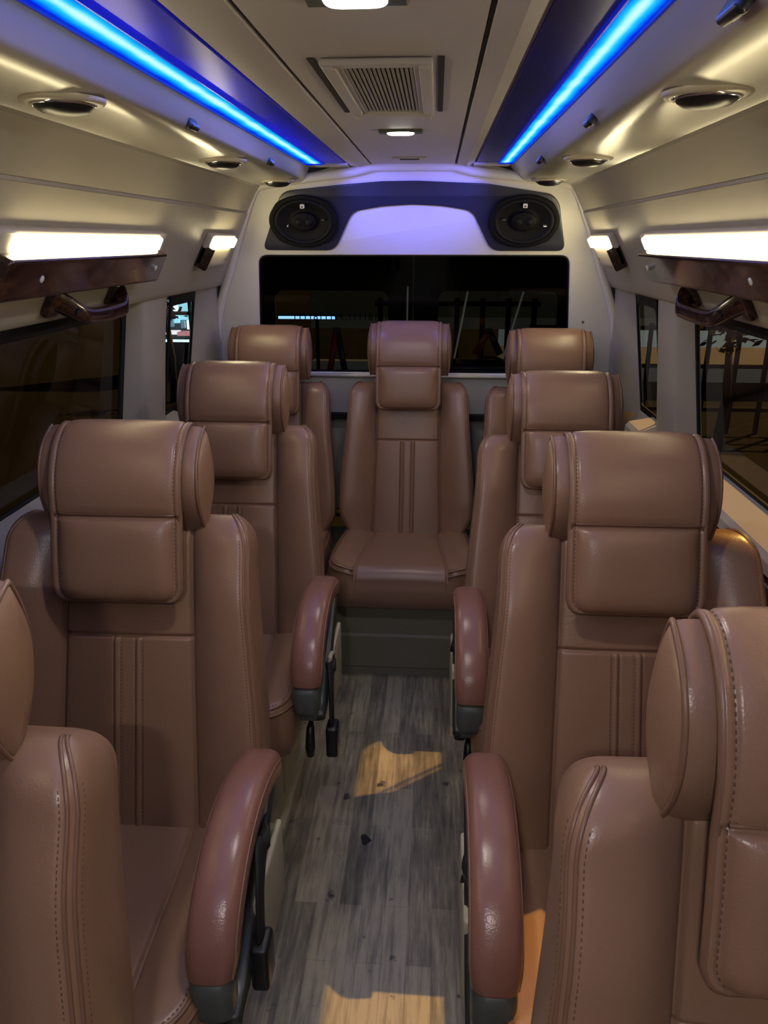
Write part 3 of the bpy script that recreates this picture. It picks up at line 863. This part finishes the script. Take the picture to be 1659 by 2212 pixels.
def spot(x, y, s, lab, big=1.):
    t = empty('reading_light', (s * (.382 if s < 0 else .366), y, 1.7165)); t.rotation_euler = (0, s * R(-59), 0); tag(t, lab, 'reading light', 'small square reading lights')
    b = MB(); b.box(-.017 * big, .017 * big, -.024 * big, .024 * big, -.011, .003, .005); b.obj('housing', BLACK, t, smooth=40)
    b = MB(); b.box(-.011 * big, .011 * big, -.017 * big, .017 * big, -.0135, -.0105, .002); b.obj('lens', mat('spot_lens', (.05, .05, .09), .1), t, smooth=40)
for s, side in ((-1, 'left'), (1, 'right')):
    spot(.365, 1.60, s, 'small dark square reading light below the %s LED strip, nearer one' % side)
    spot(.365, 2.33, s, 'small dark square reading light below the %s LED strip, farther one' % side)
spot(.365, .86, 1, 'dark reading light at the top right corner of the picture', 1.15)

# ------------------------------------------------------------------ side wall fittings
def wall_lamp(s, y0, y1, lab, board=True, group=None):
    t = empty('wall_lamp', (s * .66, (y0 + y1) / 2, 1.47)); tag(t, lab, 'wall light', group)
    f = wallmap(s)
    T = lambda y, z, o: f(y, z, o) - t.location
    plate('housing', rect(y0, y1, 1.424, 1.527, .012), [], .022, T, CREAM, t, bevel=.006)
    e = .045 if board else .03
    plate('diffuser', rect(y0 + e, y1 - (.055 if board else .02), 1.490, 1.521, .006), [], .034, T, WARM if board else WARM_SMALL, t, bevel=.006)
    if board:
        plate('wood_board', rect(y0 + .005, y1 - .03, 1.420, 1.490, .010), [], .050, T, WOOD, t, bevel=.005)
        for yy in (y0 + .13, y1 - .09):
            plate('screw_cap', ellipse(yy, 1.456, .0055, .0065, 20), [], .053, T, SCREW, t, bevel=.002)
    else:
        plate('wood_board', rect(y0 + .0, y0 + .03, 1.424, 1.490, .006), [], .040, T, WOOD, t, bevel=.004)
        for yy in (y0 + .07, y1 - .03): plate('screw_cap', ellipse(yy, 1.452, .007, .007, 16), [], .024, T, BADGE2, t)
GL = 'long wall lamps with wood boards'
wall_lamp(-1, 1.30, 2.125, 'long lit wall lamp with dark wood board on the left wall', group=GL)
wall_lamp(1, 1.30, 2.215, 'long lit wall lamp with dark wood board on the right wall', group=GL)
wall_lamp(-1, .20, 1.05, 'long lit wall lamp with dark wood board on the left wall beside the viewer', group=GL)
wall_lamp(1, .20, 1.05, 'long lit wall lamp with dark wood board on the right wall beside the viewer', group=GL)
wall_lamp(-1, 2.56, 2.87, 'short lit wall lamp at the rear end of the left wall', False, 'short wall lamps')
wall_lamp(1, 2.60, 2.94, 'short lit wall lamp at the rear end of the right wall', False, 'short wall lamps')

def grab_handle(s, y0, y1, lab):
    t = empty('grab_handle', (s * .715, (y0 + y1) / 2, 1.37)); tag(t, lab, 'handle', 'dark wood grab handles')
    f = wallmap(s); T = lambda y, z, o: f(y, z, o) - t.location
    pts = catmull([(y0 + .02, 1.388, -.004), (y0 + .05, 1.380, .020), (y0 + .09, 1.368, .044), (y0 + .13, 1.364, .050), ((y0 + y1) / 2, 1.363, .051), (y1 - .10, 1.364, .050), (y1 - .05, 1.368, .046), (y1 - .022, 1.380, .022), (y1 - .015, 1.388, -.004)], 6)
    path = [T(*p) for p in pts]; n = len(path)
    rr = [.0195 + .009 * abs(2 * i / (n - 1) - 1) ** 3 for i in range(n)]
    b = MB(); rings = []
    for i in range(n):
        tg = (path[min(i + 1, n - 1)] - path[max(i - 1, 0)]).normalized()
        u = Vector((0, 0, 1)); a = (u - tg * u.dot(tg)).normalized(); c = tg.cross(a)
        ring = []
        for k in range(20):
            an = 2 * pi * k / 20; ca, sa = math.cos(an), math.sin(an)
            ring.append(path[i] + (a * math.copysign(abs(ca) ** .55, ca) * .9 + c * math.copysign(abs(sa) ** .55, sa) * .8) * rr[i])
        rings.append(ring)
    b.grid(rings, closed_j=True); b.fan(rings[0]); b.fan(rings[-1]); b.obj('grip', WOOD, t, smooth=60)
    for yy in (y0 + .025, y1 - .02):
        plate('mounting_foot', rect(yy - .03, yy + .03, 1.352, 1.408, .012), [], .016, T, WOOD, t, bevel=.004)
    b = MB(); p = T(y0 + .058, 1.367, .052); q = T(y0 + .095, 1.352, .074)
    b.tube([p + (q - p) * .1, q], [.004, .004], 8); 
    plate('screw_cover', ellipse(y0 + .066, 1.376, .015, .008, 16), [], .050, T, BLACK, t)
grab_handle(-1, 1.60, 1.97, 'dark glossy wood grab handle over the left side window')
grab_handle(1, 1.63, 2.02, 'dark glossy wood grab handle over the right side window')

# ------------------------------------------------------------------ speaker panel on the rear bulkhead
PANEL = rounded([(-.570, 1.468), (-.478, 1.669), (-.237, 1.692), (-.112, 1.701), (.012, 1.702), (.257, 1.692), (.492, 1.657), (.521, 1.63), (.562, 1.466), (.289, 1.466), (.214, 1.603), (.10, 1.620), (-.005, 1.625), (-.11, 1.619), (-.222, 1.602), (-.294, 1.467)],
                [.03, .035, .02, .02, .02, .02, .02, .02, .03, .035, .03, .02, .02, .02, .03, .035])
tag(plate('speaker_panel', PANEL, [ellipse(q, 1.570, .112, .078, 48) for q in (-.403, .400)], .008, lambda x, z, o: rear(x, z, o), VINYL, bevel=.003), 'dark blue-black speaker panel across the top of the rear wall', 'panel')
def speaker(x, z, lab):
    org = rear(x, z, .008); t = empty('car_speaker', org); tag(t, lab, 'speaker', 'oval car speakers')
    RX, RZ = .128, .089
    def T(u, v, o): return rear(x + u, z + v, o + .008) - org
    def rings(pr, n=56): return [[T(RX * r * math.cos(2 * pi * k / n), RZ * r * math.sin(2 * pi * k / n), o) for k in range(n)] for (r, o) in pr]
    lug = []
    for k in range(64):
        a = 2 * pi * k / 64; e = 1.0 + .035 * max(0, math.cos(4 * a + pi)) ** 4
        lug.append((RX * e * math.cos(a), RZ * e * math.sin(a)))
    plate('basket', lug, [ellipse(0, 0, RX * .86, RZ * .86, 48)], .012, T, SPEAKER, t, bevel=.003)
    b = MB(); b.grid(rings([(.88, .006), (.84, .013), (.79, .015), (.74, .012), (.71, .006)]), closed_j=True); b.obj('surround', RUBBER, t)
    b = MB(); b.grid(rings([(.72, .007), (.5, -.000), (.34, -.004), (.30, .0005)]), closed_j=True); b.obj('cone', SPEAKER, t)
    b = MB(); L = rings([(.36, .000), (.36, .009), (.33, .012), (.26, .013), (.05, .013)]); b.grid(L, closed_j=True); b.fan(L[-1]); b.obj('tweeter_pod', SPEAKER, t, smooth=45)
    for q in (-.018, .020):
        b = MB(); L = [[T(q + .013 * r * math.cos(2 * pi * k / 24), .013 * r * math.sin(2 * pi * k / 24), o) for k in range(24)] for (r, o) in ((1, .012), (.9, .016), (.5, .018), (.1, .0185))]
        b.grid(L, closed_j=True); b.fan(L[-1]); b.obj('tweeter', RUBBER, t)
    bd = plate('badge', rect(-.0075, .0075, .0475, .0605, .0015), [], .016, T, BADGE, t); plate('emblem', rect(-.004, .004, .050, .056, .001), [], .0165, T, BADGE2, bd)
    sgn = 1 if x < 0 else -1
    plate('label_mark', rect(sgn * .072 - .006, sgn * .072 + .006, .006, .010, .001), [], .0152, T, BADGE2, t)
    plate('bright_mark', rect(.071, .083, -.016, -.0125, .001) if x > 0 else ellipse(-.060, -.013, .0022, .0022, 12), [], .0152, T, BADGE, t)
speaker(-.403, 1.570, 'oval black car speaker on the left end of the rear panel')
speaker(.400, 1.570, 'oval black car speaker on the right end of the rear panel')
b = MB(); b.tube([rear(.665, 1.20, 0), rear(.665, 1.20, .003)], .0045, 12); tag(b.obj('screw', BADGE2), 'tiny dark screw on the cream rear wall right of the window', 'screw')

# ------------------------------------------------------------------ luggage bay and rear doors seen through the rear glass
DY = 3.75
b = MB()
b.grid([[(x, y, z) for (x, z) in ((-.82, .9), (-.80, 1.2), (-.66, 1.60), (-.55, 1.70), (.55, 1.70), (.66, 1.60), (.80, 1.2), (.82, .9))] for y in (3.23, DY)])
b.box(-.82, .82, 3.22, DY, .78, .80)
struct(b.obj('trim_10', DARKBOX, smooth=False), 'dark lining of the luggage bay')
DOORS = []; dm = lambda x, z, o: Vector((x, DY - o, z))
for n, (x0, x1, wx0, wx1) in enumerate((( -.82, -.02, -.672, -.135), (-.015, .82, .10, .655))):
    d = plate('door_%d' % (n + 1), [(x0, .5), (x1, .5), (x1, 1.72), (x0, 1.72)], [rect(wx0, wx1, .86, 1.280, .045)], .03, dm, DARKBOX)
    struct(d); DOORS.append(d)
    plate('pane', rect(wx0 - .005, wx1 + .005, .855, 1.285, .045), [], 0, lambda x, z, o: Vector((x, DY + .006 - o, z)), GLASS_DOOR, d)
def lettering(txt, x, z, size, m, parent, name='lettering'):
    cu = bpy.data.curves.new(name, 'FONT'); cu.body = txt; cu.size = size; cu.extrude = .0006; cu.align_x = 'LEFT'; cu.space_character = 1.12
    o = bpy.data.objects.new('text_tmp', cu); COL.objects.link(o)
    dg = bpy.context.evaluated_depsgraph_get(); dg.update()
    me = bpy.data.meshes.new_from_object(o.evaluated_get(dg)); bpy.data.objects.remove(o)
    w = max(v.co.x for v in me.vertices)
    for v in me.vertices: v.co = Vector((x + w - v.co.x, DY + .008 + v.co.z, z + v.co.y))     # stuck outside, so it reads mirrored from in here
    me.materials.clear(); me.materials.append(m)
    return link(name, me, parent)
lt = lettering('11181111,9911181111', -.588, 1.142, .045, BLACK, DOORS[0], 'lettering')
lt['label'] = 'mirrored black phone number on the left rear door window'
for x, z0, z1, lab in ((-.048, .84, 1.30, 'centre'),):
    b = MB(); b.tube([(x, DY - .035, z0), (x + .005, DY - .035, z1)], .004, 8); tag(b.obj('lock_rod', STRUT), 'thin steel lock rod between the two rear door windows', 'rod')
for (p, q, lab) in (((.155, 3.70, .82), (.235, 3.70, 1.28), 'left of the right'), ((.405, 3.70, .95), (.49, 3.70, 1.28), 'across the right')):
    b = MB(); b.tube([p, q], .0045, 8, flat=(1, .6)); tag(b.obj('door_strut', STRUT), 'thin bright diagonal strut %s rear door window' % lab, 'strut', 'thin struts by the rear doors')
t = empty('suitcase', (.33, 3.50, .80)); tag(t, 'black suitcase in the luggage bay behind the right rear glass', 'suitcase')
b = MB(); b.box(-.17, .17, -.10, .10, 0, .19, .02); b.obj('shell', BLACK, t, smooth=40)
b = MB(); b.tube(catmull([(-.05, -.02, .188), (-.045, -.02, .205), (0, -.02, .21), (.045, -.02, .205), (.05, -.02, .188)], 4), .006, 8); b.obj('handle', BLACK, t)
TRI = mat('reflector_red', (.30, .015, .01), .4)
for x, lab in ((-.36, 'left'), (.33, 'right')):
    z0 = .80 if x < 0 else 1.012
    t = empty('warning_triangle', (x, 3.56, z0)); tag(t, 'dark folding warning stand with a red leg behind the %s rear glass' % lab, 'warning sign', 'warning stands in the luggage bay')
    h = 1.115 - z0
    b = MB(); b.tube([(-.055, 0, 0), (-.004, 0, h)], [.016, .013], 8, flat=(1, .4)); b.obj('leg', TRI, t)
    b = MB(); b.tube([(.055, 0, 0), (.004, 0, h)], [.016, .013], 8, flat=(1, .4)); b.obj('leg', BLACK, t)
    b = MB(); b.box(-.018, .018, -.008, .008, h - .012, h + .012, .005); b.obj('hinge', BLACK, t, smooth=40)

# ------------------------------------------------------------------ floor litter
b = MB(); ring = [(-.065 + .02 * r_ * math.cos(a), 1.626 + .022 * r_ * math.sin(a), .0015) for a, r_ in zip(np.linspace(0, 2 * pi, 14, endpoint=False), [.75, .6, .55, .7, .95, 1.05, .8, .6, .55, .75, .9, .7, .5, .6])]
b.fan(ring); b.grid([ring, [(x, y, 0) for (x, y, z) in ring]], closed_j=True)
tag(b.obj('dirt_scrap', mat('dirt', (.012, .011, .013), .8), smooth=False), 'small black scrap of dirt on the aisle floor', 'dirt')

# ------------------------------------------------------------------ the street outside
GZ = -.62
b = MB(); b.box(-30, 30, -20, 40, GZ - .05, GZ); struct(b.obj('ground', ASPHALT, smooth=False))
def lit(name, c, s): return mat(name, c, .7, emis=c, estr=s)  # walls and kerbs emit their own colour in place of street lamps lighting them
t = empty('street_wall', (2.6, 12.5, GZ)); tag(t, 'lit street wall with pale and orange bands beyond the right windows', 'wall')
def part(parent, name, m, *bx, bv=0.):
    b = MB(); b.box(*bx, bv); return b.obj(name, m, parent, smooth=False)
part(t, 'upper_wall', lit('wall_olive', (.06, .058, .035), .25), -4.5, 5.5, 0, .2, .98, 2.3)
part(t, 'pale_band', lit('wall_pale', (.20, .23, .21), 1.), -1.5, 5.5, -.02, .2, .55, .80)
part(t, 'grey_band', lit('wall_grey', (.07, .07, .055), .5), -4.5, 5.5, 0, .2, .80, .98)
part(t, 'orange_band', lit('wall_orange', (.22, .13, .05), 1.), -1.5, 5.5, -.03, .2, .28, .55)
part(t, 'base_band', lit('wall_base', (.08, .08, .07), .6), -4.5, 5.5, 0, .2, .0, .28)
def fence(x0, x1, y, n, h, lab):
    t = empty('railing', (x0, y, GZ)); tag(t, lab, 'fence', 'dark street railings')
    for k in range(n):
        x = (x1 - x0) * k / (n - 1); part(t, 'post', FENCE, x - .022, x + .022, -.02, .02, 0, h)
    for z in (.28, h * .62, h - .05): part(t, 'rail', FENCE, -.05, x1 - x0 + .05, -.015, .015, z - .022, z + .022)
fence(1.2, 4.8, 9.0, 12, 1.25, 'dark iron street railing seen through the right windows')
fence(-.4, .95, 7.0, 7, 1.65, 'dark iron street railing seen through the rear glass')
def tree(x, y, h, lab, sc=1., cz=.7):
    t = empty('street_tree', (x, y, GZ)); tag(t, lab, 'tree', 'dark street trees')
    b = MB(); b.tube([(0, 0, 0), (.03, 0, h * .4), (-.02, .02, h * .8)], [.06, .045, .03], 8); b.obj('trunk', TRUNK, t)
    b = MB(); rnd = random.Random(int(x * 100))
    for k in range(int(260 * sc)):
        p = Vector((rnd.gauss(0, .33 * sc), rnd.gauss(0, .3 * sc), h * cz + rnd.gauss(0, .24 * sc)))
        d1 = Vector((rnd.uniform(-1, 1), rnd.uniform(-1, 1), rnd.uniform(-.6, .6))).normalized() * .09; d1 *= .5 + .5 * sc; d2 = d1.cross(Vector((rnd.uniform(-1, 1), rnd.uniform(-1, 1), 1))).normalized() * .035
        b.add([p - d1, p + d2, p + d1, p - d2], [(0, 1, 2, 3)])
    b.obj('foliage', TREE, t, smooth=False)
tree(3.0, 7.9, 1.62, 'dark street tree outside the long right window', .42, .80)
tree(-3.52, 10.4, 1.55, 'dark thin street tree in front of the lit shop on the left', .32, .78)
t = empty('shop_front', (-4.4, 12.6, GZ)); tag(t, 'bright bluish lit shop front outside the left rear quarter window', 'shop')
SH = lit('shop_glow', (.30, .68, .85), 1.9); SH2 = lit('shop_white', (.80, .95, 1.), 2.2); SH3 = lit('shop_grey', (.16, .28, .36), 1.)
part(t, 'wall', lit('shop_wall', (.05, .08, .09), .3), -.35, 1.3, .2, .4, .55, 2.6)
for (x0, x1, z0, z1, m) in ((.06, .16, 1.03, 1.20, SH3), (.17, .26, 1.03, 1.14, SH2), (.17, .30, 1.16, 1.26, SH), (.28, .45, 1.03, 1.22, SH), (.32, .45, 1.24, 1.34, SH2), (.50, .62, 1.03, 1.10, SH2), (.50, .62, 1.12, 1.22, SH3), (.50, .64, 1.24, 1.36, SH), (.64, .95, 1.03, 1.4, SH),
                         (.05, .17, .78, .97, SH3), (.19, .27, .84, .97, SH), (.29, .46, .89, .97, SH), (.30, .36, .76, .87, SH3), (.40, .45, .74, .88, SH2), (.50, .62, .80, .96, SH), (.52, .66, .74, .79, SH3), (.66, .95, .74, .97, SH)):
    part(t, 'lit_pane', m, x0, x1, .12, .22, z0, z1)
for x in (.015, .475, 1.0): part(t, 'mullion', FENCE, x - .012, x + .012, .05, .2, .6, 1.6)
part(t, 'beam', FENCE, -.3, 1.2, .04, .2, .975, 1.02)
part(t, 'red_kerb', lit('kerb_red', (.75, .32, .34), .8), .30, 1.2, -.1, .1, .66, .72)
part(t, 'white_kerb', lit('kerb_white', (.9, .85, .95), 1.6), -.35, .30, -.1, .1, .68, .73)
part(t, 'step_light', lit('step_light', (.6, .85, 1.), 2.4), .13, .9, -.3, -.2, .585, .615)
part(t, 'plinth', FENCE, -.35, 1.3, .0, .2, 0, .58)
t = empty('tube_light', (-1.35, 9.5, .62)); tag(t, 'thin glowing blue tube light outside behind the left rear door window', 'tube light')
part(t, 'tube', emission('tube_glow', (.28, .55, 1.), 6.), -.47, .22, -.01, .01, -.016, .016); part(t, 'post', FENCE, -.02, .02, .0, .04, GZ - .62, 0); part(t, 'housing', FENCE, -.48, .23, .0, .03, .02, .04)
t = empty('street_lamp', (1.45, 11.0, GZ)); tag(t, 'small yellow street lamp point seen through the right rear door window', 'street lamp')
part(t, 'pole', FENCE, -.015, .015, .0, .03, 0, .94); b = MB(); b.tube([(0, -.02, .93), (0, -.02, .96), (0, -.02, 1.0)], [.02, .035, .02], 10); b.obj('bulb', emission('lamp_glow', (1., .8, .25), 8), t)

# ------------------------------------------------------------------ light
def area(name, loc, sx, sy, power, color, direction, spread=180):
    l = bpy.data.lights.new(name, 'AREA'); l.shape = 'RECTANGLE'; l.size = sx; l.size_y = sy; l.energy = power; l.color = color; l.spread = R(spread)
    o = bpy.data.objects.new(name, l); COL.objects.link(o); o.location = loc
    o.rotation_euler = Vector(direction).to_track_quat('-Z', 'Y').to_euler(); return o
SUN = bpy.data.lights.new('sodium_street_light', 'SUN'); SUN.energy = 6.; SUN.color = (1., .56, .13); SUN.angle = R(.6)
so = bpy.data.objects.new('sodium_street_light', SUN); COL.objects.link(so); so.location = (4, 4, 5)
so.rotation_euler = Vector((-.713, -.68, -1.0)).to_track_quat('-Z', 'Y').to_euler()
for s in (-1, 1):
    a = area('led_glow', (s * (SIDE[s]['l0'] + SIDE[s]['l1']) / 2, 1.0, 1.742), .03, 3.6, 3.2 if s < 0 else 2.2, (.12, .14, 1.), (0, 0, -1))
    a.rotation_euler = (0, 0, 0)
for s in (-1, 1): area('added_rear_blue_fill', (s * .30, 2.74, 1.712), .05, .10, .75, (.15, .15, 1.), (-s * .75, .7, -.5), 85)  # extra blue lights added to tint the rear panel; the strips themselves face down
for y, p in ((.965, 3.0), (2.065, 1.8), (-.35, 8.0)):  # the last one belongs to the added lamp above the viewer
    area('lamp_glow', (-.005, y, 1.728), .07, .04, p, (1., .95, .86), (0, 0, -1))
w = bpy.data.worlds.new('night'); scene.world = w; w.use_nodes = True
w.node_tree.nodes['Background'].inputs[0].default_value = (.02, .022, .03, 1); w.node_tree.nodes['Background'].inputs[1].default_value = .12

# ------------------------------------------------------------------ camera
cam = bpy.data.cameras.new('camera'); co = bpy.data.objects.new('camera', cam); COL.objects.link(co)
cam.sensor_fit = 'VERTICAL'; cam.sensor_height = 36; cam.sensor_width = 27; cam.lens = 36 * 1660 / 2212; cam.clip_start = .02
co.location = (.09, 0, 1.5)
co.rotation_euler = (R(90 - 19.444), 0, R(3.754))
scene.camera = co
scene.view_settings.view_transform = 'Standard'; scene.view_settings.look = 'None'; scene.view_settings.exposure = 0; scene.view_settings.gamma = .94
scene.cycles.use_denoising = True
scene.cycles.max_bounces = 8; scene.cycles.transparent_max_bounces = 12; scene.cycles.sample_clamp_indirect = 4
